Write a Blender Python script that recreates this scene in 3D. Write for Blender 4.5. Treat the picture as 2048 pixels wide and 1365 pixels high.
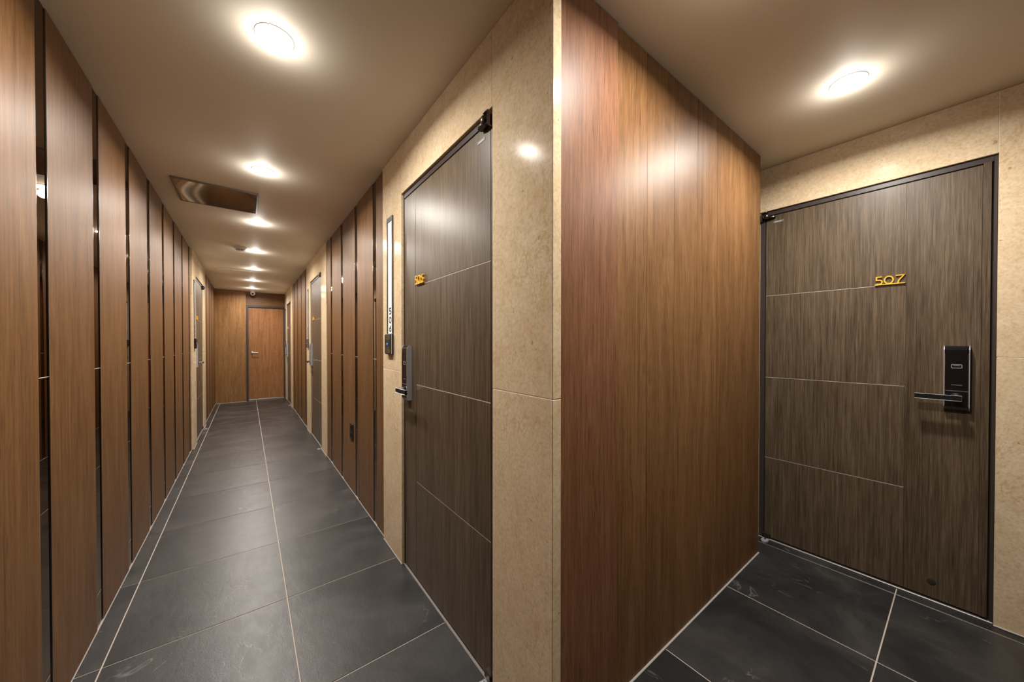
import bpy, bmesh, math, random
from mathutils import Vector, Matrix
random.seed(7)
for o in list(bpy.data.objects): bpy.data.objects.remove(o)
SC = bpy.context.scene
COL = SC.collection
R = math.radians

# ------------------------------------------------------------------ camera, world, exposure
cam_data = bpy.data.cameras.new('camera')
cam_data.sensor_fit = 'HORIZONTAL'; cam_data.sensor_width = 36.0
cam_data.lens = 692.763 * 36.0 / 2048.0
cam_data.shift_y = 9.69 / 2048.0
cam_data.clip_start = 0.02
CAM = bpy.data.objects.new('camera', cam_data); COL.objects.link(CAM)
CAM.location = (0, 0, 1.25)
CAM.rotation_euler = (R(90 - 0.507), 0, R(-37.396))
SC.camera = CAM
W = bpy.data.worlds.new('world'); SC.world = W; W.use_nodes = True
W.node_tree.nodes['Background'].inputs[0].default_value = (1, .95, .9, 1)
W.node_tree.nodes['Background'].inputs[1].default_value = 0.0
vs = SC.view_settings
vs.view_transform = 'Standard'; vs.look = 'None'; vs.gamma = 1.0; vs.use_curve_mapping = False
vs.exposure = 0.0
LAMP_POWER = 21.0
LAMP_COLOR = (1.0, 0.94, 0.86)

# ------------------------------------------------------------------ main dimensions (metres, floor z = 0)
CEIL = 2.35
XS, XW = .686, .695            # right wall: stone face, wood face
LS, LW = -.503, -.521          # left wall: stone face, wood face
YE, YED = 9.27, 9.40           # end wall: panel face, door face
YP = .738                      # partition plank face
XD = 2.608                     # stone face of the lobby wall
YB = -3.6                      # back wall

# ------------------------------------------------------------------ materials
def newmat(name):
    m = bpy.data.materials.new(name); m.use_nodes = True
    nt = m.node_tree; b = nt.nodes['Principled BSDF']
    return m, nt, b

def plain(name, col, rough=.5, metal=0., spec=.5, emit=0.):
    m, nt, b = newmat(name)
    b.inputs['Base Color'].default_value = (*col, 1); b.inputs['Roughness'].default_value = rough
    b.inputs['Metallic'].default_value = metal; b.inputs['Specular IOR Level'].default_value = spec
    if emit:
        b.inputs['Emission Color'].default_value = (*col, 1); b.inputs['Emission Strength'].default_value = emit
    # a trace of procedural unevenness in the gloss
    n = nt.nodes.new('ShaderNodeTexNoise'); n.inputs['Scale'].default_value = 40
    r = nt.nodes.new('ShaderNodeMapRange')
    r.inputs['To Min'].default_value = max(0, rough * .85); r.inputs['To Max'].default_value = min(1, rough * 1.15)
    nt.links.new(n.outputs['Fac'], r.inputs['Value']); nt.links.new(r.outputs[0], b.inputs['Roughness'])
    return m

class G:
    """small node-graph helper"""
    def __init__(s, nt): s.nt = nt; s.coord = None
    def n(s, t, **kw):
        x = s.nt.nodes.new(t)
        for k, v in kw.items(): setattr(x, k, v)
        return x
    def l(s, a, b): s.nt.links.new(a, b)
    def base(s, spread=7.0):
        tc = s.n('ShaderNodeTexCoord'); oi = s.n('ShaderNodeObjectInfo')
        mu = s.n('ShaderNodeMath', operation='MULTIPLY'); mu.inputs[1].default_value = spread
        s.l(oi.outputs['Random'], mu.inputs[0])
        cb = s.n('ShaderNodeCombineXYZ')
        for i in range(3): s.l(mu.outputs[0], cb.inputs[i])
        ad = s.n('ShaderNodeVectorMath', operation='ADD')
        s.l(tc.outputs['Object'], ad.inputs[0]); s.l(cb.outputs[0], ad.inputs[1])
        s.coord = ad.outputs[0]; s.rand = oi.outputs['Random']
    def noise(s, sc, detail=4, rough=.55, dist=0.):
        mp = s.n('ShaderNodeMapping'); mp.inputs['Scale'].default_value = sc if isinstance(sc, tuple) else (sc,) * 3
        s.l(s.coord, mp.inputs['Vector'])
        x = s.n('ShaderNodeTexNoise'); x.inputs['Scale'].default_value = 1
        x.inputs['Detail'].default_value = detail; x.inputs['Roughness'].default_value = rough
        x.inputs['Distortion'].default_value = dist
        s.l(mp.outputs[0], x.inputs['Vector']); return x.outputs['Fac']
    def math(s, op, a, b):
        x = s.n('ShaderNodeMath', operation=op)
        for i, v in enumerate((a, b)):
            if isinstance(v, (int, float)): x.inputs[i].default_value = v
            else: s.l(v, x.inputs[i])
        return x.outputs[0]
    def ramp(s, fac, stops):
        x = s.n('ShaderNodeValToRGB'); e = x.color_ramp.elements
        while len(e) < len(stops): e.new(.5)
        for i, (p, c) in enumerate(stops):
            e[i].position = p; e[i].color = (*c, 1) if len(c) == 3 else c
        s.l(fac, x.inputs[0]); return x.outputs[0]
    def mix(s, fac, a, b, mode='MIX'):
        x = s.n('ShaderNodeMix', data_type='RGBA', blend_type=mode)
        for sock, v in ((x.inputs[0], fac), (x.inputs[6], a), (x.inputs[7], b)):
            if isinstance(v, (int, float)): sock.default_value = v
            elif isinstance(v, tuple): sock.default_value = (*v, 1)
            else: s.l(v, sock)
        return x.outputs[2]
    def bump(s, h, strength, dist, b):
        x = s.n('ShaderNodeBump'); x.inputs['Strength'].default_value = strength; x.inputs['Distance'].default_value = dist
        s.l(h, x.inputs['Height']); s.l(x.outputs[0], b.inputs['Normal'])

def wood(name, dark, mid, light, rough=.46, tone=.12, axis='z'):
    m, nt, b = newmat(name); g = G(nt); g.base()
    a = (lambda x, z: (x, x, z)) if axis == 'z' else (lambda x, z: (z, x, x))
    broad = g.noise(a(11, .9), 4, .5, 2.2)
    streak = g.noise(a(120, 2.2), 5, .62, .3)
    pore = g.noise(a(560, 12), 3, .6)
    # growth rings: fine bands across the board, bent into long cathedral arches
    sp = g.n('ShaderNodeSeparateXYZ'); g.l(g.coord, sp.inputs[0])
    lat = g.math('ADD', sp.outputs[0], sp.outputs[1]) if axis == 'z' else g.math('ADD', sp.outputs[1], sp.outputs[2])
    warp = g.noise(a(5.5, .55), 3, .45, .4)
    ring = g.math('SINE', g.math('MULTIPLY', g.math('ADD', lat, g.math('MULTIPLY', warp, .55)), 520.), 0)
    f = g.math('ADD', g.math('MULTIPLY', broad, .45), g.math('MULTIPLY', streak, .55))
    f = g.math('ADD', f, g.math('MULTIPLY', ring, .028))
    c = g.ramp(f, [(.30, dark), (.5, mid), (.70, light)])
    p = g.ramp(pore, [(.35, (.48, .43, .38)), (.48, (1.03, 1.03, 1.03))])
    c = g.mix(.9, c, p, 'MULTIPLY')
    v = g.math('ADD', g.math('MULTIPLY', g.rand, tone), 1 - tone / 2)
    cb = g.n('ShaderNodeCombineXYZ')
    for i in range(3): g.l(v, cb.inputs[i])
    c = g.mix(1., c, cb.outputs[0], 'MULTIPLY')
    g.l(c, b.inputs['Base Color'])
    r = g.math('ADD', g.math('MULTIPLY', pore, .12), rough - .06); g.l(r, b.inputs['Roughness'])
    b.inputs['Specular IOR Level'].default_value = .22
    g.bump(pore, .12, .0006, b)
    return m

def stone(name):
    m, nt, b = newmat(name); g = G(nt); g.base(11)
    cloud = g.noise(3.2, 5, .6, .6)
    grain = g.noise(95, 3, .6)
    mott = g.noise(16, 6, .7, 1.2)
    f = g.math('ADD', g.math('MULTIPLY', cloud, .45), g.math('MULTIPLY', mott, .55))
    c = g.ramp(f, [(.28, (.52, .375, .22)), (.44, (.625, .485, .315)), (.6, (.68, .555, .385)), (.74, (.73, .62, .455))])
    # golden-brown hairline veins
    vn = g.noise((4.2, 4.2, 2.6), 7, .66, 1.4)
    ridge = g.math('ABSOLUTE', g.math('SUBTRACT', vn, .5), 0)
    patch = g.ramp(g.noise(2.3, 2, .5), [(.5, (0, 0, 0)), (.64, (1, 1, 1))])
    vf = g.mix(1., g.ramp(ridge, [(0, (.8, .8, .8)), (.018, (0, 0, 0))]), patch, 'MULTIPLY')
    c = g.mix(g.mix(1., vf, (.6, .6, .6), 'MULTIPLY'), c, (.44, .28, .12))
    gr = g.ramp(grain, [(.32, (.86, .84, .80)), (.48, (1.02, 1.02, 1.02)), (.68, (1.12, 1.13, 1.16))])
    c = g.mix(.8, c, gr, 'MULTIPLY')
    worm = g.ramp(g.noise(42, 4, .7, 2.2), [(.34, (.90, .86, .80)), (.48, (1.03, 1.03, 1.03)), (.66, (1.08, 1.07, 1.06))])
    c = g.mix(.6, c, worm, 'MULTIPLY')
    pit = g.ramp(g.noise(38, 2, .5), [(.24, (.42, .36, .3)), (.275, (1, 1, 1))])
    c = g.mix(.6, c, pit, 'MULTIPLY')
    g.l(c, b.inputs['Base Color'])
    g.l(g.math('ADD', g.math('MULTIPLY', mott, .14), .10), b.inputs['Roughness'])
    b.inputs['Specular IOR Level'].default_value = .013
    g.bump(grain, .05, .0005, b)
    return m

def doorskin(name):
    m, nt, b = newmat(name); g = G(nt); g.base()
    fine = g.noise((560, 560, 9.), 3, .65)
    mid = g.noise((120, 120, 3.2), 3, .6)
    broad = g.noise((10, 10, .5), 2, .5)
    f = g.math('ADD', g.math('ADD', g.math('MULTIPLY', fine, .5), g.math('MULTIPLY', mid, .35)), g.math('MULTIPLY', broad, .15))
    c = g.ramp(f, [(.36, (.039, .026, .0155)), (.5, (.097, .068, .042)), (.64, (.172, .126, .084))])
    g.l(c, b.inputs['Base Color'])
    g.l(g.math('ADD', g.math('MULTIPLY', fine, .16), .30), b.inputs['Roughness'])
    b.inputs['Specular IOR Level'].default_value = .3
    g.bump(fine, .1, .0005, b)
    return m

def tilemat(name):
    m, nt, b = newmat(name); g = G(nt); g.base(13)
    cloud = g.noise(2.4, 6, .62, .8)
    c = g.ramp(cloud, [(.36, (.014, .014, .0145)), (.5, (.0245, .024, .0245)), (.64, (.042, .0405, .040))])
    speck = g.noise(300, 2, .5)
    c = g.mix(.5, c, g.ramp(speck, [(.35, (.7, .7, .72)), (.62, (1.25, 1.25, 1.25))]), 'MULTIPLY')
    vn = g.noise((2.6, 1.7, 1), 5, .6, 1.1)
    ridge = g.math('ABSOLUTE', g.math('SUBTRACT', vn, .5), 0)
    patch = g.ramp(g.noise(3.1, 3, .5), [(.54, (0, 0, 0)), (.68, (1, 1, 1))])
    vf = g.mix(1., g.ramp(ridge, [(0, (.55, .55, .55)), (.0045, (0, 0, 0))]), patch, 'MULTIPLY')
    c = g.mix(vf, c, (.24, .23, .225))
    v = g.math('ADD', g.math('MULTIPLY', g.rand, .16), .92)
    cb = g.n('ShaderNodeCombineXYZ')
    for i in range(3): g.l(v, cb.inputs[i])
    g.l(g.mix(1., c, cb.outputs[0], 'MULTIPLY'), b.inputs['Base Color'])
    slate = g.noise((26, 12, 10), 5, .6, .5)
    g.l(g.math('ADD', g.math('MULTIPLY', slate, .16), .27), b.inputs['Roughness'])
    b.inputs['Specular IOR Level'].default_value = .5
    g.bump(g.math('ADD', g.math('MULTIPLY', slate, .7), g.math('MULTIPLY', speck, .35)), .5, .0018, b)
    return m

def paint(name, col):
    m, nt, b = newmat(name); g = G(nt); g.base(3)
    c = g.ramp(g.noise(1.3, 3, .5), [(.3, tuple(x * .96 for x in col)), (.7, col)])
    g.l(c, b.inputs['Base Color']); b.inputs['Roughness'].default_value = .62
    g.bump(g.noise(260, 2, .5), .04, .0004, b)
    return m

M = {}
M['wood'] = wood('walnut_laminate', (.098, .045, .0155), (.165, .080, .0295), (.232, .122, .050))
M['plank'] = wood('partition_planks', (.100, .047, .0165), (.172, .084, .032), (.240, .126, .054), tone=.12)
M['red'] = wood('reddish_panel', (.118, .048, .022), (.190, .083, .040), (.252, .119, .062), tone=.02)
M['redlow'] = wood('reddish_door', (.17, .070, .026), (.265, .117, .046), (.34, .165, .070), tone=.02)
M['endwood'] = wood('end_wall_laminate', (.135, .064, .022), (.228, .115, .042), (.31, .165, .068), tone=.02)
M['woodh'] = wood('walnut_laminate_cross_grain', (.098, .045, .0155), (.165, .080, .0295), (.232, .122, .050), axis='x')
M['stone'] = stone('beige_limestone')
M['door'] = doorskin('bronze_grain_door_skin')
M['tile'] = tilemat('charcoal_slate_tile')
M['ceil'] = paint('ceiling_paint', (.84, .775, .65))
M['substrate'] = plain('wall_board', (.30, .26, .21), .8)
M['grout'] = plain('grout', (.50, .43, .38), .8)
M['joint'] = plain('stone_joint', (.86, .81, .73), .6)
M['sealant'] = plain('white_sealant', (.40, .385, .375), .5)
def mirror_mat():
    m = bpy.data.materials.new('bronze_mirror'); m.use_nodes = True; nt = m.node_tree
    nt.nodes.remove(nt.nodes['Principled BSDF'])
    g = G(nt); g.base(5)
    gl = g.n('ShaderNodeBsdfGlossy'); gl.inputs['Color'].default_value = (.27, .22, .18, 1)
    g.l(g.math('MULTIPLY', g.noise(3., 2, .5), .016), gl.inputs['Roughness'])
    g.l(gl.outputs[0], nt.nodes['Material Output'].inputs['Surface'])
    return m
M['mirror'] = mirror_mat()
M['chrome'] = plain('chrome_trim', (.38, .38, .39), .18, 1.)
M['frame'] = plain('brown_steel_frame', (.046, .035, .033), .38, 0., .3)
M['groove'] = plain('groove_shadow', (.030, .022, .017), .6)
M['gold'] = plain('gold_acrylic', (.92, .55, .06), .3, .35)
M['black'] = plain('black_glass', (.006, .006, .007), .08)
M['blackm'] = plain('black_plastic', (.010, .010, .011), .4, 0., .25)
M['steel'] = plain('satin_steel', (.55, .54, .53), .28, 1.)
M['silver'] = plain('silver_lock_side', (.42, .43, .45), .35, .3)
M['inlay'] = plain('pale_inlay', (.66, .62, .57), .4, .2)
M['grey'] = plain('grey_print', (.25, .25, .26), .5)
M['white'] = plain('white_plastic', (.72, .70, .68), .35)
M['dark'] = plain('dark_hinge_metal', (.11, .095, .085), .25, .9)
M['label'] = plain('grey_label', (.17, .145, .135), .45, 0.)
M['print'] = plain('light_print', (.75, .73, .72), .4)
M['lens'] = plain('lamp_lens', (1., .96, .90), .5, emit=16.)
M['lit'] = plain('lit_sign_panel', (1., .97, .88), .4, emit=.95)
M['lit'].node_tree.nodes['Principled BSDF'].inputs['Base Color'].default_value = (.10, .10, .09, 1)
M['blue'] = plain('blue_led', (.04, .20, 1.), .4, emit=2.2)
M['hatchmetal'] = plain('polished_hatch_metal', (.23, .205, .195), .09, 1.)
M['alu'] = plain('hatch_frame', (.19, .16, .14), .5, .3)
M['threshold'] = plain('steel_threshold', (.40, .375, .36), .45, .6)

# ------------------------------------------------------------------ mesh helpers
def link(name, me, mat, parent=None, loc=(0, 0, 0)):
    o = bpy.data.objects.new(name, me); COL.objects.link(o)
    if mat is not None and len(me.materials) == 0: me.materials.append(M[mat] if isinstance(mat, str) else mat)
    o.location = loc
    if parent is not None: o.parent = parent
    return o

def tomesh(bm, name, smooth=False):
    me = bpy.data.meshes.new(name); bmesh.ops.recalc_face_normals(bm, faces=bm.faces[:])
    bm.to_mesh(me); bm.free()
    if smooth:
        for p in me.polygons: p.use_smooth = True
    return me

def boxmesh(sx, sy, sz, bevel=0., seg=1):
    bm = bmesh.new(); bmesh.ops.create_cube(bm, size=1)
    bmesh.ops.scale(bm, vec=(sx, sy, sz), verts=bm.verts[:])
    if bevel > 0:
        bmesh.ops.bevel(bm, geom=bm.edges[:], offset=min(bevel, .45 * min(sx, sy, sz)), segments=seg, affect='EDGES', profile=.5)
    return tomesh(bm, 'box')

def off(p):
    """offset of an unrotated parent, so that boxes can be given in world coordinates"""
    v = Vector((0, 0, 0))
    while p is not None: v += p.location; p = p.parent
    return v

def box(name, x0, x1, y0, y1, z0, z1, mat, parent=None, bevel=0., local=False, seg=1):
    x0, x1 = sorted((x0, x1)); y0, y1 = sorted((y0, y1)); z0, z1 = sorted((z0, z1))
    c = Vector(((x0 + x1) / 2, (y0 + y1) / 2, (z0 + z1) / 2))
    me = boxmesh(x1 - x0, y1 - y0, z1 - z0, bevel, seg)
    if not local: c = c - off(parent)
    elif parent is not None and parent.type == 'MESH': c = c - parent.location
    return link(name, me, mat, parent, c)

def empty(name, loc, rz=0, label=None, cat=None, kind=None, group=None):
    o = bpy.data.objects.new(name, None); COL.objects.link(o)
    o.location = loc; o.rotation_euler = (0, 0, rz); o.empty_display_size = .05
    tag(o, label, cat, kind, group); return o

def tag(o, label=None, cat=None, kind=None, group=None):
    if label: o['label'] = label
    if cat: o['category'] = cat
    if kind: o['kind'] = kind
    if group: o['group'] = group
    return o

def lathe(profile, n=28, axis='z', smooth=True):
    """profile: list of (radius, height)"""
    bm = bmesh.new(); rings = []
    for r, h in profile:
        if r < 1e-6: rings.append([bm.verts.new((0, 0, h))])
        else: rings.append([bm.verts.new((r * math.cos(2 * math.pi * i / n), r * math.sin(2 * math.pi * i / n), h)) for i in range(n)])
    for a, b in zip(rings, rings[1:]):
        for i in range(n):
            j = (i + 1) % n
            if len(a) == 1 and len(b) == 1: continue
            if len(a) == 1: bm.faces.new((a[0], b[i], b[j]))
            elif len(b) == 1: bm.faces.new((a[i], a[j], b[0]))
            else: bm.faces.new((a[i], a[j], b[j], b[i]))
    if axis == 'y':
        bmesh.ops.rotate(bm, cent=(0, 0, 0), matrix=Matrix.Rotation(R(-90), 3, 'X'), verts=bm.verts[:])
    if axis == 'x':
        bmesh.ops.rotate(bm, cent=(0, 0, 0), matrix=Matrix.Rotation(R(90), 3, 'Y'), verts=bm.verts[:])
    me = tomesh(bm, 'lathe')
    if smooth:
        for p in me.polygons: p.use_smooth = True
        me.set_sharp_from_angle(angle=R(38)) if hasattr(me, 'set_sharp_from_angle') else None
    return me

def ribbon(paths, width, depth):
    """flat strokes in the local xz plane, extruded towards +y. paths: (points, closed)"""
    bm = bmesh.new()
    for pts, closed in paths:
        n = len(pts); L = []; Rr = []
        for i, p in enumerate(pts):
            p = Vector(p)
            if closed: a, b = Vector(pts[i - 1]), Vector(pts[(i + 1) % n])
            else: a, b = Vector(pts[max(0, i - 1)]), Vector(pts[min(n - 1, i + 1)])
            d1 = (p - a).normalized() if (p - a).length > 1e-9 else (b - p).normalized()
            d2 = (b - p).normalized() if (b - p).length > 1e-9 else d1
            t = (d1 + d2)
            t = t.normalized() if t.length > 1e-6 else d1
            nn = Vector((-t.y, t.x)); k = min(1.6, 1 / max(.3, nn.dot(Vector((-d1.y, d1.x)))))
            L.append(p + nn * width / 2 * k); Rr.append(p - nn * width / 2 * k)
        rows = [[bm.verts.new((q.x, y, q.y)) for q in side] for side, y in ((L, 0), (Rr, 0), (Rr, depth), (L, depth))]
        rng = range(n) if closed else range(n - 1)
        for i in rng:
            j = (i + 1) % n
            for a in range(4):
                b = (a + 1) % 4
                bm.faces.new((rows[a][i], rows[a][j], rows[b][j], rows[b][i]))
        if not closed:
            bm.faces.new([rows[a][0] for a in range(4)]); bm.faces.new([rows[a][-1] for a in reversed(range(4))])
    return tomesh(bm, 'strokes')

def arc(cx, cy, rx, ry, a0, a1, n=10):
    return [(cx + rx * math.cos(R(a0 + (a1 - a0) * i / n)), cy + ry * math.sin(R(a0 + (a1 - a0) * i / n))) for i in range(n + 1)]

def glyph(ch):
    """stroke centre lines in a unit box"""
    if ch == '0': return [(arc(.5, .5, .5, .5, 90, 440, 20)[:-1], True)]
    if ch == '5': return [([(.95, 1), (.1, 1), (.1, .56), (.55, .56)] + arc(.55, .28, .42, .28, 80, -80, 7) + [(.0, 0)], False)]
    if ch == '7': return [([(0, 1), (1, 1), (.62, .62), (.36, .3), (.26, 0)], False)]
    if ch == '6': return [([(.85, 1), (.55, .88), (.25, .62), (.06, .36)], False), (arc(.5, .31, .45, .31, 150, 490, 18)[:-1], True)]
    if ch == '4': return [([(.75, 0), (.75, 1), (0, .3), (1, .3)], False)]
    if ch == '3': return [([(.05, 1), (.9, 1), (.45, .6)] + arc(.45, .3, .48, .3, 80, -100, 8) + [(0, .06)], False)]
    return []

def strokes(ch, x, z, w, h, width, depth, mirror=1):
    ps = []
    for pts, c in glyph(ch):
        ps.append(([(x + mirror * p[0] * w, z + p[1] * h) for p in pts], c))
    return ribbon(ps, width, depth)

# ------------------------------------------------------------------ floor
floor = box('floor', -.62, 2.72, YB - .1, 9.6, -.12, -.0018, 'grout')
tag(floor, 'dark grey square slate tile floor with pale grout lines', 'floor', 'structure')
P = .6009; GX, GY = .149, .2025; gap = .0045
full = boxmesh(P - gap, P - gap, .012, .0009)
def in_room(x0, x1, y0, y1):
    if x1 > -.56 and x0 < .72 and y1 > YB and y0 < 9.46: return True
    if x1 > -.56 and x0 < XD + .03 and y1 > YB and y0 < .93: return True
    return False
for i in range(-3, 6):
    for j in range(-8, 17):
        x0, x1 = GX + i * P, GX + (i + 1) * P
        y0, y1 = GY + j * P, GY + (j + 1) * P
        if not in_room(x0 + .01, x1 - .01, y0 + .01, y1 - .01): continue
        cx0, cx1 = max(x0, -.56), min(x1, XD + .03 if y0 < .8 else .74)
        cy0, cy1 = max(y0, YB), min(y1, 9.46)
        if cx1 - cx0 < .02 or cy1 - cy0 < .02: continue
        if abs(cx1 - cx0 - P) < 1e-6 and abs(cy1 - cy0 - P) < 1e-6:
            link('tile', full, 'tile', floor, Vector(((x0 + x1) / 2, (y0 + y1) / 2, -.006)) - floor.location)
        else:
            g = gap / 2
            a0 = cx0 + (g if cx0 == x0 else 0); a1 = cx1 - (g if cx1 == x1 else 0)
            b0 = cy0 + (g if cy0 == y0 else 0); b1 = cy1 - (g if cy1 == y1 else 0)
            link('tile', boxmesh(a1 - a0, b1 - b0, .012, .0009), 'tile', floor,
                 Vector(((a0 + a1) / 2, (b0 + b1) / 2, -.006)) - floor.location)
box('tile', .74, XD + .03, GY + P + gap / 2, .96, -.012, 0, 'tile', floor)

# ------------------------------------------------------------------ ceiling
ceiling = box('ceiling', -.62, 2.72, YB - .1, 9.6, CEIL, CEIL + .08, 'ceil')
tag(ceiling, 'smooth warm beige painted corridor ceiling', 'ceiling', 'structure')

# ------------------------------------------------------------------ walls
def wood_run(parent, side, y0, y1, mirrors, face):
    """side -1: left wall, +1: right wall. mirrors: start positions; each strip lies back from the panel faces"""
    bx = face + side * .026
    edges = [y0]
    for m0 in mirrors: edges += [m0, m0 + .078]
    edges.append(y1)
    for k in range(0, len(edges), 2):
        a, b = edges[k], edges[k + 1]
        if b - a > .004:
            box('wood_panel', face, bx, a, b, .004, CEIL - .002, 'wood', parent, .0008)
            for e, s in ((a, 1), (b, -1)):
                if (k > 0 and s == 1) or (k + 2 < len(edges) and s == -1):
                    box('chrome_edge_trim', face + side * .0003, face + side * .0034, e - s * .0016, e, .004, CEIL - .002, 'chrome', parent)
    for m0 in mirrors:
        box('mirror_strip', face + side * .003, bx, m0 + .001, m0 + .077, .004, 1.1365, 'mirror', parent, .0006)
        box('mirror_strip', face + side * .003, bx, m0 + .001, m0 + .077, 1.1385, CEIL - .002, 'mirror', parent, .0006)
        box('mirror_joint', face + side * .0033, bx, m0 + .001, m0 + .077, 1.1365, 1.1385, 'print', parent)
    box('sealant_bead', face - side * .003, face + side * .006, y0, y1, 0, .005, 'sealant', parent, .002)

def slab(parent, side, face, y0, y1, z0, z1, t=.034):
    return box('stone_slab', face, face + side * t, y0 + .0009, y1 - .0009, z0 + .0012, z1 - .0012, 'stone', parent, .0012)

DH = 2.078
def stone_bay(parent, side, face, y0, o0, o1, y1, zj=1.088):
    """stone surround of a door opening o0..o1"""
    for a, b in ((y0, o0), (o1, y1)):
        slab(parent, side, face, a, b, zj, CEIL)
        slab(parent, side, face, a, b, 0, zj)
    slab(parent, side, face, o0, o1, DH, CEIL)
    t = face + side * .0010
    for a, b in ((y0 + .003, o0 - .004), (o1 + .004, y1 - .003)):
        box('stone_joint', t, t + side * .02, a, b, zj - .0011, zj + .0011, 'joint', parent)
    for e in (o0, o1):
        box('stone_joint', t, t + side * .02, e - .0008, e + .0008, DH + .004, CEIL - .002, 'joint', parent)
    for a, b in ((y0, o0), (o1, y1)):
        box('sealant_bead', face - side * .003, face + side * .004, a, b, 0, .005, 'sealant', parent, .002)

wl = box('wall_left', -.62, LW - .026, YB - .1, 9.6, 0, CEIL, 'substrate')
tag(wl, 'left corridor wall of brown wood panels with narrow dark mirror strips and a stone bay', 'wall', 'structure')
ML0, MP = 1.766, .504
LA, LO0, LO1, LB = 5.47, 5.80, 6.704, 7.01
wood_run(wl, -1, YB, LA, [ML0 + MP * k for k in range(-10, 8)], LW)
stone_bay(wl, -1, LS, LA, LO0, LO1, LB)
wood_run(wl, -1, LB, YE, [7.42, 7.92, 8.42, 8.92], LW)

wr = box('wall_right', XW + .026, .80, .731, 9.6, 0, CEIL, 'substrate')
tag(wr, 'right corridor wall with beige stone door bays between wood panels and mirror strips', 'wall', 'structure')
RB = [(.707, 1.012, 1.916, 2.245), (4.25, 4.555, 5.459, 5.80), (7.83, 8.135, 9.039, YED)]
for b in RB: stone_bay(wr, 1, XS, *b)
wood_run(wr, 1, 2.245, 4.25, [2.42, 2.925, 3.445, 3.945], XW)
wood_run(wr, 1, 5.80, 7.83, [5.96, 6.46, 6.965, 7.47], XW)

# partition facing the lobby, at right angles to the corridor
wp = box('wall_partition', .80, 2.40, YP + .02, .95, 0, CEIL, 'substrate')
tag(wp, 'wood plank partition wall between the stone corner and the lobby door', 'wall', 'structure')
box('wood_panel', .7065, 1.017, .730, YP + .02, .004, CEIL - .002, 'red', wp, .0008)
pe = [1.019, 1.211, 1.414, 1.620, 1.822, 2.024, 2.405]
for a, b in zip(pe, pe[1:]):
    box('plank', a + .0009, b - .0009, YP, YP + .0215, .004, CEIL - .002, 'plank', wp, .0004)
box('plank', 2.40, 2.405, YP + .0225, .94, .004, CEIL - .002, 'plank', wp, .0008)
box('sealant_bead', .7065, 2.408, YP - .006, YP + .003, 0, .007, 'sealant', wp, .002)

# lobby wall with the near door
wd = box('wall_lobby', XD + .034, 2.74, YB - .1, 1.02, 0, CEIL, 'substrate')
tag(wd, 'beige stone lobby wall around the door numbered 507', 'wall', 'structure')
D0, D1 = -.083, .802
box('wall_board', 2.405, XD + .034, .94, 1.02, 0, CEIL, 'stone', wd)
slab(wd, 1, XD, D1, .94, 1.186, CEIL); slab(wd, 1, XD, D1, .94, 0, 1.186)
slab(wd, 1, XD, D0, D1, DH, CEIL)
for a, b in ((-.70, D0), (-1.9, -.70), (YB, -1.9)):
    slab(wd, 1, XD, a, b, 1.186, CEIL); slab(wd, 1, XD, a, b, 0, 1.186)
    box('stone_joint', XD + .0010, XD + .02, a + .003, b - .003, 1.1849, 1.1871, 'joint', wd)
for e in (D0, D1, -.70, -1.9):
    box('stone_joint', XD + .0010, XD + .02, e - .0008, e + .0008, (DH if e > -.5 else 0) + .004, CEIL - .002, 'joint', wd)
box('sealant_bead', XD - .005, XD + .004, YB, D0, 0, .006, 'sealant', wd, .002)

# end wall
we = box('wall_end', -.62, .80, YED + .05, 9.6, 0, CEIL, 'substrate')
tag(we, 'far end wall of brown wood around the service door', 'wall', 'structure')
box('wood_panel', LW, -.02, YE, YED + .05, .004, CEIL - .002, 'endwood', we, .001)
box('wood_panel', -.02, XW + .03, YED, YED + .05, 2.066, CEIL - .002, 'woodh', we, .001)
box('sealant_bead', LW, -.018, YE - .005, YE + .004, 0, .006, 'sealant', we, .002)

wb = box('wall_back', -.62, 2.74, YB - .1, YB - .012, 0, CEIL, 'substrate')
tag(wb, 'wood plank wall at the back of the lobby', 'wall', 'structure')
for k in range(12):
    x0 = LW + k * .261; x1 = min(x0 + .2595, XD)
    box('plank', x0, x1, YB - .012, YB, .004, CEIL - .002, 'plank', wb, .0012)

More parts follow.
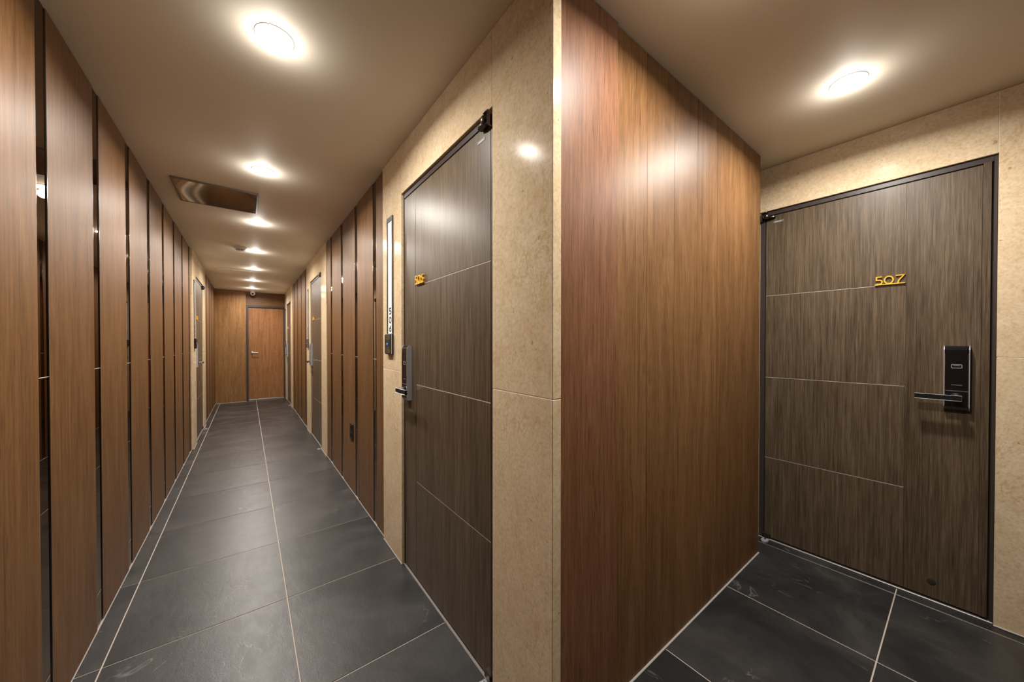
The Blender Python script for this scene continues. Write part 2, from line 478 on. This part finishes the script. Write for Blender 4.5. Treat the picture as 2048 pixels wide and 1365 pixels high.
# ------------------------------------------------------------------ doors
def make_lock(door, m, xc, zc=1.0885):
    """digital lock with black glass front, chrome edges and a black lever; local y outwards"""
    lk = empty('door_lock', (m * xc, 0, zc)); lk.parent = door
    w, h, t = .075, .295, .027
    # side profile (y,z) with a rounded top and bottom, swept over the width
    prof = [(0, -h/2), (t * .75, -h/2), (t, -h/2 + .012), (t, h/2 - .030), (t * .96, h/2 - .018), (t * .82, h/2 - .008), (t * .55, h/2 - .001), (t * .3, h/2), (0, h/2)]
    def sweep(x0, x1, s=0.):
        bm = bmesh.new()
        A = [bm.verts.new((x0, y - (s if y > 0 else 0), z * (1 - s))) for y, z in prof]
        B = [bm.verts.new((x1, y - (s if y > 0 else 0), z * (1 - s))) for y, z in prof]
        n = len(prof)
        for i in range(n): bm.faces.new((A[i], A[(i + 1) % n], B[(i + 1) % n], B[i]))
        bm.faces.new(A); bm.faces.new(list(reversed(B)))
        return tomesh(bm, 'lock')
    link('lock_body', sweep(-w/2 + .0025, w/2 - .0025, .0012), 'black', lk)
    for s in (-1, 1):
        link('side_rail', sweep(s * w/2 - s * .0025 if s > 0 else s * w/2, s * w/2 if s > 0 else s * w/2 + .0025), 'silver', lk)
        link('front_rail', boxmesh(.0022, .0016, h - .052, .0006), 'steel', lk, (s * (w/2 - .0036), t - .0002, -.009))
    # key symbol, lettering and seam
    zk = .053
    rr = [(-.015, -.006), (-.013, -.008), (.013, -.008), (.015, -.006), (.015, .006), (.013, .008), (-.013, .008), (-.015, .006)]
    link('touch_symbol', ribbon([([(a, zk + b) for a, b in rr], True), ([(-.010, zk + .003), (.010, zk + .003)], False)], .0024, .0006), 'grey', lk, (0, t - .0012, 0))
    link('maker_lettering', ribbon([([(-.0155 + i * .0032, -.0335), (-.0138 + i * .0032, -.0335)], False) for i in range(10)], .0024, .0005), 'grey', lk, (0, t - .0012, 0))
    link('seam', boxmesh(w - .008, .0008, .0012), 'grey', lk, (0, t - .0010, -.061))
    # lever
    zl = -.0915
    link('lever_boss', lathe([(0, 0), (.020, 0), (.020, .003), (.015, .006), (0, .006)], 24, 'y'), 'blackm', lk, (0, t - .001, zl))
    link('lever_neck', lathe([(.0105, 0), (.0105, .030), (0, .030)], 20, 'y'), 'steel', lk, (0, t + .003, zl + .004))
    lv = link('lever', boxmesh(.139, .0125, .0245, .002), 'blackm', lk, (-m * .054, t + .036, zl))
    for s in (-1, 1):
        link('chrome_edge', boxmesh(.139, .0135, .0016, .0005), 'steel', lv, (0, 0, s * .0118))
    link('chrome_edge', boxmesh(.0016, .0135, .0245, .0005), 'steel', lv, (m * .0694, 0, 0))
    return lk

def pivot_top(door, x, z):
    """pivot hinge at the top hinge corner: wall bracket, ball cap and arm plate"""
    h = empty('pivot_hinge', (x, 0, z)); h.parent = door
    m = 1 if x > 0 else -1
    link('bracket', boxmesh(.007, .030, .056, .003), 'dark', h, (-m * .014, .012, -.006))
    link('cap', lathe([(0, .016), (.010, .0145), (.0155, .010), (.0175, .002), (.0175, -.006), (.0155, -.013), (.009, -.018), (0, -.019)], 24), 'dark', h, (m * .010, .019, -.004))
    link('lug', boxmesh(.032, .026, .005, .002), 'dark', h, (m * .001, .014, .020))
    arm = link('arm', lathe([(0, .004), (.017, .004), (.0205, .002), (.0205, -.002), (.017, -.004), (0, -.004)], 28), 'dark', h, (m * .030, .013, -.016))
    arm.scale = (1.45, .85, 1.)
    link('pin', lathe([(0, .008), (.005, .008), (.006, .004), (.006, 0), (0, 0)], 14), 'steel', h, (m * .008, .018, .020))
    return h

def pivot_bottom(door, x):
    h = empty('floor_pivot', (x, 0, .004)); h.parent = door
    m = 1 if x > 0 else -1
    bm = bmesh.new(); pts = [(-.016, -.012), (.018, -.012), (.020, .012)] + arc(.001, .014, .019, .024, 5, 175, 12) + [(-.018, .012)]
    lo = [bm.verts.new((a, b, 0)) for a, b in pts]; hi = [bm.verts.new((a * .96, b * .96, .006)) for a, b in pts]
    n = len(pts)
    for i in range(n): bm.faces.new((lo[i], lo[(i + 1) % n], hi[(i + 1) % n], hi[i]))
    bm.faces.new(lo); bm.faces.new(list(reversed(hi)))
    link('plate', tomesh(bm, 'plate'), 'silver', h, (m * .014, .018, -.004))
    link('pin', lathe([(0, .016), (.004, .015), (.006, .010), (.006, 0), (0, 0)], 14), 'steel', h, (m * .014, .026, .001))
    link('shoe', boxmesh(.040, .016, .024, .003), 'dark', h, (m * .014, .002, .024))
    return h

def room_door(name, loc, rz, m, Wd, num, label, seam, lockc, strip=False, plate_text=True):
    """bronze grain flat door. local x from hinge to lock (times m), y outwards (0 = leaf face), z up"""
    d = empty(name, loc, rz, label, 'door', 'structure')
    def bx(nm, x0, x1, y0, y1, z0, z1, mat, parent=None, bv=0.):
        return box(nm, m * x0, m * x1, y0, y1, z0, z1, mat, parent or d, bv, local=True)
    bk = -.020
    fh, fl, ft = .030, .014, .031
    # frame: hinge jamb, lock jamb, head
    fr = bx('frame', 0, fh - .004, bk, .0012, 0, DH, 'frame', None, .001)
    bx('frame', Wd - fl + .004, Wd, bk, .0012, 0, DH, 'frame', None, .001)
    bx('frame', fh - .004, Wd - fl + .004, bk, .0012, DH - ft + .005, DH, 'frame', None, .001)
    bx('gap_shadow', .02, Wd - .008, bk, -.012, .004, DH - .02, 'groove')
    bx('threshold', 0, Wd, bk, .006, 0, .007, 'threshold', None, .0015)
    # leaf made of pressed panels with grooves between
    l0, l1, zt, zb = fh, Wd - fl - .003, DH - ft, .018
    sx = l1 - seam
    st = l1 - (.021 if strip else 0)
    gz = [zb, .523, 1.032, 1.547, zt]
    leaf = bx('leaf', l0, l1, -.018, -.0025, zb, zt, 'door')
    for a, b in zip(gz, gz[1:]):
        bx('leaf_panel', l0, sx - .0014, -.0025, 0, a + (.0014 if a > zb else 0), b - (.0014 if b < zt else 0), 'door', leaf, .0008)
    bx('leaf_panel', sx + .0014, st - (.0016 if strip else 0), -.0025, 0, zb, zt, 'door', leaf, .0008)
    for z in gz[1:-1]:
        bx('bright_inlay', l0 + .001, sx - .003, -.0024, -.0006, z - .0012, z + .0006, 'inlay', leaf)
    if strip:
        bx('edge_strip', st, l1 + .001, -.012, .004, zb, zt + .006, 'door', leaf, .0012)
    # gold number on the hinge-side panel, just above the groove
    nb = empty('room_number', (0, .0, 1.5505)); nb.parent = d
    if m < 0: n0, sgn = sx - .104 - .003, None
    # digits always read left to right for someone facing the door: viewer's left is +x for y outwards
    cells = [(.004, .023), (.035, .030), (.074, .028)]
    if m > 0: left = sx - .008                 # viewer's left edge = largest local x
    else: left = -(sx - .003 - .106)           # hinge side on the viewer's left: local x is negative
    for ch, (c0, cw) in zip(num, cells):
        me = strokes(ch, left - c0, .0035, cw, .0375, .0052, .009, mirror=-1)
        link('digit', me, 'gold', nb, (0, -.0005, 0))
    link('base_bar', boxmesh(.106, .010, .0052, .0008), 'gold', nb, (left - .053, .0045, .0005))
    # small maker's plate near the hinge
    pl = bx('maker_plate', l0 + .036, l0 + .089, -.0005, .0012, 1.998, 2.011, 'label', None, .0006)
    if plate_text:
        me = ribbon([([(-.014 + i * .007, -.0025), (-.011 + i * .007, .0025)], False) for i in range(5)], .0022, .0004)
        link('plate_print', me, 'print', pl, (0, .0005, 0))
    make_lock(d, m, l1 - lockc)
    pivot_top(d, m * .026, DH - .028); pivot_bottom(d, m * .028)
    return d

r = .014
room_door('door_1', (XD + r, D1, 0), R(90), -1, D1 - D0, '507',
          'large bronze-brown lobby door with gold number 507 beside the wood plank partition', .247, .089, True)
d507 = bpy.data.objects['door_1']
link('dark_disc', lathe([(0, .0012), (.013, .0012), (.015, .0006), (.015, 0), (0, 0)], 20, 'y'), 'groove', d507, (-(D1 - .091), 0, .093))  # thin dark round spot low on the leaf
room_door('door_2', (XS + r, 1.012, 0), R(90), 1, .904, '506',
          'near bronze-brown corridor door with gold number 506 in the right stone bay', .157, .060)
room_door('door_3', (XS + r, 4.555, 0), R(90), 1, .904, '505',
          'middle bronze-brown door on the right side of the corridor', .157, .060)
room_door('door_4', (XS + r, 8.135, 0), R(90), 1, .904, '504',
          'farthest bronze-brown door on the right, next to the end wall', .157, .060)
room_door('door_5', (LS - r, LO1, 0), R(-90), 1, .904, '503',
          'only bronze-brown door on the left wall of the corridor', .157, .060)

# end service door
de = empty('door_6', (.69, YED + .012, 0), R(180), 'plain reddish wood service door with dark frame and silver lever at corridor end', 'door', 'structure')
def eb(nm, x0, x1, y0, y1, z0, z1, mat, bv=0.): return box(nm, x0, x1, y0, y1, z0, z1, mat, de, bv, local=True)
eb('frame', 0, .030, -.037, .012, 0, 2.066, 'frame', .001)
eb('frame', .668, .710, -.037, .012, 0, 2.066, 'frame', .001)
eb('frame', .030, .668, -.037, .012, 2.024, 2.066, 'frame', .001)
eb('leaf', .032, .666, -.037, -.020, .030, 2.021, 'redlow', .001)
eb('threshold', .030, .668, -.037, .004, 0, .022, 'threshold', .002)
hd = empty('lever_handle', (.608, -.020, 1.035)); hd.parent = de
link('rose', lathe([(0, .010), (.020, .010), (.025, .006), (.026, 0), (0, 0)], 24, 'y'), 'steel', hd)
link('neck', lathe([(0, .05), (.009, .05), (.009, 0), (0, 0)], 16, 'y'), 'steel', hd, (0, .008, 0))
link('lever', boxmesh(.125, .014, .018, .006, 2), 'steel', hd, (-.052, .052, 0))

# ------------------------------------------------------------------ lit room signs and card readers
def room_sign(loc, rz, num, where):
    """local x along the wall (0 = centre), y outwards (0 = stone face), z from the floor"""
    s = empty('room_sign', loc, rz, 'tall narrow lit white sign reading %s %s' % (num, where), 'sign', None, 'lit room signs')
    w, z0, z1, f = .103, 1.305, 2.002, .013
    def bx(nm, *a, mat, bv=0.): return box(nm, *a, mat, s, bv, local=True)
    bx('frame', -w/2, -w/2 + f, 0, .007, z0, z1, mat='frame', bv=.0008)
    bx('frame', w/2 - f, w/2, 0, .007, z0, z1, mat='frame', bv=.0008)
    bx('frame', -w/2 + f, w/2 - f, 0, .007, z1 - .028, z1, mat='frame', bv=.0008)
    bx('lit_panel', -w/2 + f, w/2 - f, 0, .003, z0, z1 - .028, mat='lit')
    for ch, zc in zip(num, (1.440, 1.386, 1.335)):
        link('digit', strokes(ch, .016, zc - .0165, .032, .033, .0088, .0006, -1), 'blackm', s, (0, .003, 0))
    c = empty('card_reader', loc, rz, 'small black wall box with blue light below the sign %s' % where, 'card reader', None, 'card readers under the signs')
    box('body', -.054, .054, 0, .018, 1.181, 1.303, 'blackm', c, .003, local=True)
    box('front_glass', -.048, .048, .018, .0215, 1.187, 1.297, 'black', c, .001, local=True)
    link('side_rail', boxmesh(.003, .006, .116, .001), 'silver', c, (-.0545, .014, 1.242))
    link('bell_light', lathe([(0, .0008), (.006, .0008), (.0065, 0), (0, 0)], 18, 'y'), 'blue', c, (.004, .0214, 1.243))
    link('slot_mark', boxmesh(.018, .0006, .002), 'grey', c, (.004, .0217, 1.272))
room_sign((XS, 2.097, 0), R(90), '506', 'left of the near right door')
room_sign((XS, 5.640, 0), R(90), '505', 'beside the middle right door')
room_sign((XS, 9.215, 0), R(90), '504', 'beside the farthest right door')
room_sign((LS, 5.620, 0), R(-90), '503', 'beside the only left door')

# ------------------------------------------------------------------ wall socket
so = empty('wall_socket', (XW, 3.118, .505), R(90), 'black double power socket low on the right wood panel', 'socket')
box('plate', -.056, .056, 0, .007, -.068, .068, 'blackm', so, .003, local=True)
for s in (-1, 1):
    link('outlet', lathe([(.021, .0005), (.0225, .003), (.021, .003), (.018, -.001), (0, -.001)], 24, 'y'), 'black', so, (0, .007, s * .032))

# ------------------------------------------------------------------ ceiling fittings
def downlight(x, y, label):
    d = empty('ceiling_downlight', (x, y, CEIL), 0, label, 'downlight', None, 'recessed ceiling downlights')
    link('trim_ring', lathe([(.0465, -.0015), (.050, -.003), (.056, -.0035), (.060, -.0015), (.060, 0), (.0465, 0)], 32), 'white', d)
    link('lens', lathe([(0, -.0042), (.030, -.0040), (.048, -.0015), (.048, 0), (0, 0)], 32), 'lens', d)
    L = bpy.data.lights.new('downlight_beam', 'AREA'); L.shape = 'DISK'; L.size = .09
    L.energy = LAMP_POWER; L.color = LAMP_COLOR; L.spread = R(165)
    o = bpy.data.objects.new('downlight_beam', L); COL.objects.link(o)
    o.parent = d; o.location = (0, 0, -.006)
    # added unseen point fill below the lamp, brightens the ceiling around it
    L2 = bpy.data.lights.new('ceiling_fill_light', 'POINT'); L2.shadow_soft_size = .03
    L2.energy = LAMP_POWER * .075; L2.color = LAMP_COLOR
    o2 = bpy.data.objects.new('ceiling_fill_light', L2); COL.objects.link(o2)
    o2.parent = d; o2.location = (0, 0, -.05)
    return d
order = ['nearest', 'second nearest', 'third nearest', 'fourth nearest', 'fifth nearest', 'second farthest', 'farthest']
for nm, y in zip(order, (1.519, 2.73, 3.95, 5.20, 6.45, 7.65, 8.75)):
    downlight(.085, y, 'round white ceiling downlight, %s of the visible row along the corridor' % nm)
downlight(2.02, .307, 'round white ceiling downlight in front of the lobby door numbered 507')
downlight(1.05, .307, 'round white ceiling downlight in the middle of the lobby, before the stone corner')

def hatch(x0, x1, y0, y1, label, metal):
    cx, cy = (x0 + x1) / 2, (y0 + y1) / 2; w, h = x1 - x0, y1 - y0
    a = empty('access_hatch', (cx, cy, CEIL), 0, label, 'hatch')
    f = .012 if metal else .010
    mt = 'alu' if metal else 'ceil'
    for s in (-1, 1):
        th = .010 if metal else .004
        link('frame_bar', boxmesh(f, h, th, .001), mt, a, (s * (w/2 - f/2), 0, -th / 2))
        link('frame_bar', boxmesh(w - 2 * f, f, th, .001), mt, a, (0, s * (h/2 - f/2), -th / 2))
    # lid: thin sheet, the metal one dished upwards
    bm = bmesh.new(); n = 24; g = []
    lw, lh = w - 2 * f - .004, h - 2 * f - .004
    lip, sag = (.0085, .0065) if metal else (.0025, .0)
    for i in range(n + 1):
        row = []
        for j in range(n + 1):
            u, v = i / n * 2 - 1, j / n * 2 - 1
            k = (1 - u ** 2) * (1 - v ** 2)
            row.append(bm.verts.new((u * lw / 2, v * lh / 2, -lip + sag * k)))
        g.append(row)
    for i in range(n):
        for j in range(n): bm.faces.new((g[i][j], g[i][j + 1], g[i + 1][j + 1], g[i + 1][j]))
    ex = bmesh.ops.extrude_face_region(bm, geom=bm.faces[:])
    vv = [e for e in ex['geom'] if isinstance(e, bmesh.types.BMVert)]
    for v in vv: v.co.z = -.0005
    me = tomesh(bm, 'lid')
    for p in me.polygons: p.use_smooth = True
    me.set_sharp_from_angle(angle=R(35))
    link('lid', me, 'hatchmetal' if metal else 'ceil', a)
    if not metal:
        link('seam', boxmesh(w - 2 * f + .0005, h - 2 * f + .0005, .0012), 'groove', a, (0, 0, -.0011))
    return a
hatch(-.400, .074, 3.175, 3.655, 'shiny dark metal access hatch in the ceiling near the left wall', True)
hatch(-.382, .074, 6.68, 7.15, 'ceiling-coloured access hatch far down the corridor ceiling', False)

sd = empty('smoke_detector', (-.055, 5.07, CEIL), 0, 'grey-white round smoke detector on the corridor ceiling', 'smoke detector')
link('base_plate', lathe([(0, 0), (.062, 0), (.064, -.004), (.062, -.011), (0, -.011)], 32), 'white', sd)
link('body', lathe([(.056, -.010), (.058, -.016), (.050, -.026), (.040, -.030), (.036, -.038), (.024, -.043), (0, -.044)], 32), 'white', sd)
for k in range(10):
    a = 2 * math.pi * k / 10
    v = link('vent_slot', boxmesh(.010, .004, .008), 'blackm', sd, (.0395 * math.cos(a), .0395 * math.sin(a), -.033))
    v.rotation_euler = (0, 0, a + math.pi / 2)
link('indicator', lathe([(0, -.003), (.003, -.002), (.003, 0), (0, 0)], 10), 'blackm', sd, (.03, -.03, -.034))

cc = empty('security_camera', (.098, 9.20, CEIL), 0, 'white eyeball security camera hanging above the end door', 'camera')
link('base_plate', lathe([(0, 0), (.048, 0), (.050, -.006), (.045, -.016), (0, -.016)], 28), 'white', cc)
eye = link('eyeball', lathe([(0, .046), (.020, .041), (.036, .028), (.045, .008), (.045, -.008), (.039, -.024), (.030, -.034), (.022, -.038)] , 28), 'white', cc, (0, 0, -.050))
eye.rotation_euler = (R(-68), 0, 0)
link('lens_face', lathe([(.0222, -.0379), (.020, -.0385), (.010, -.041), (0, -.042)], 28), 'black', eye)
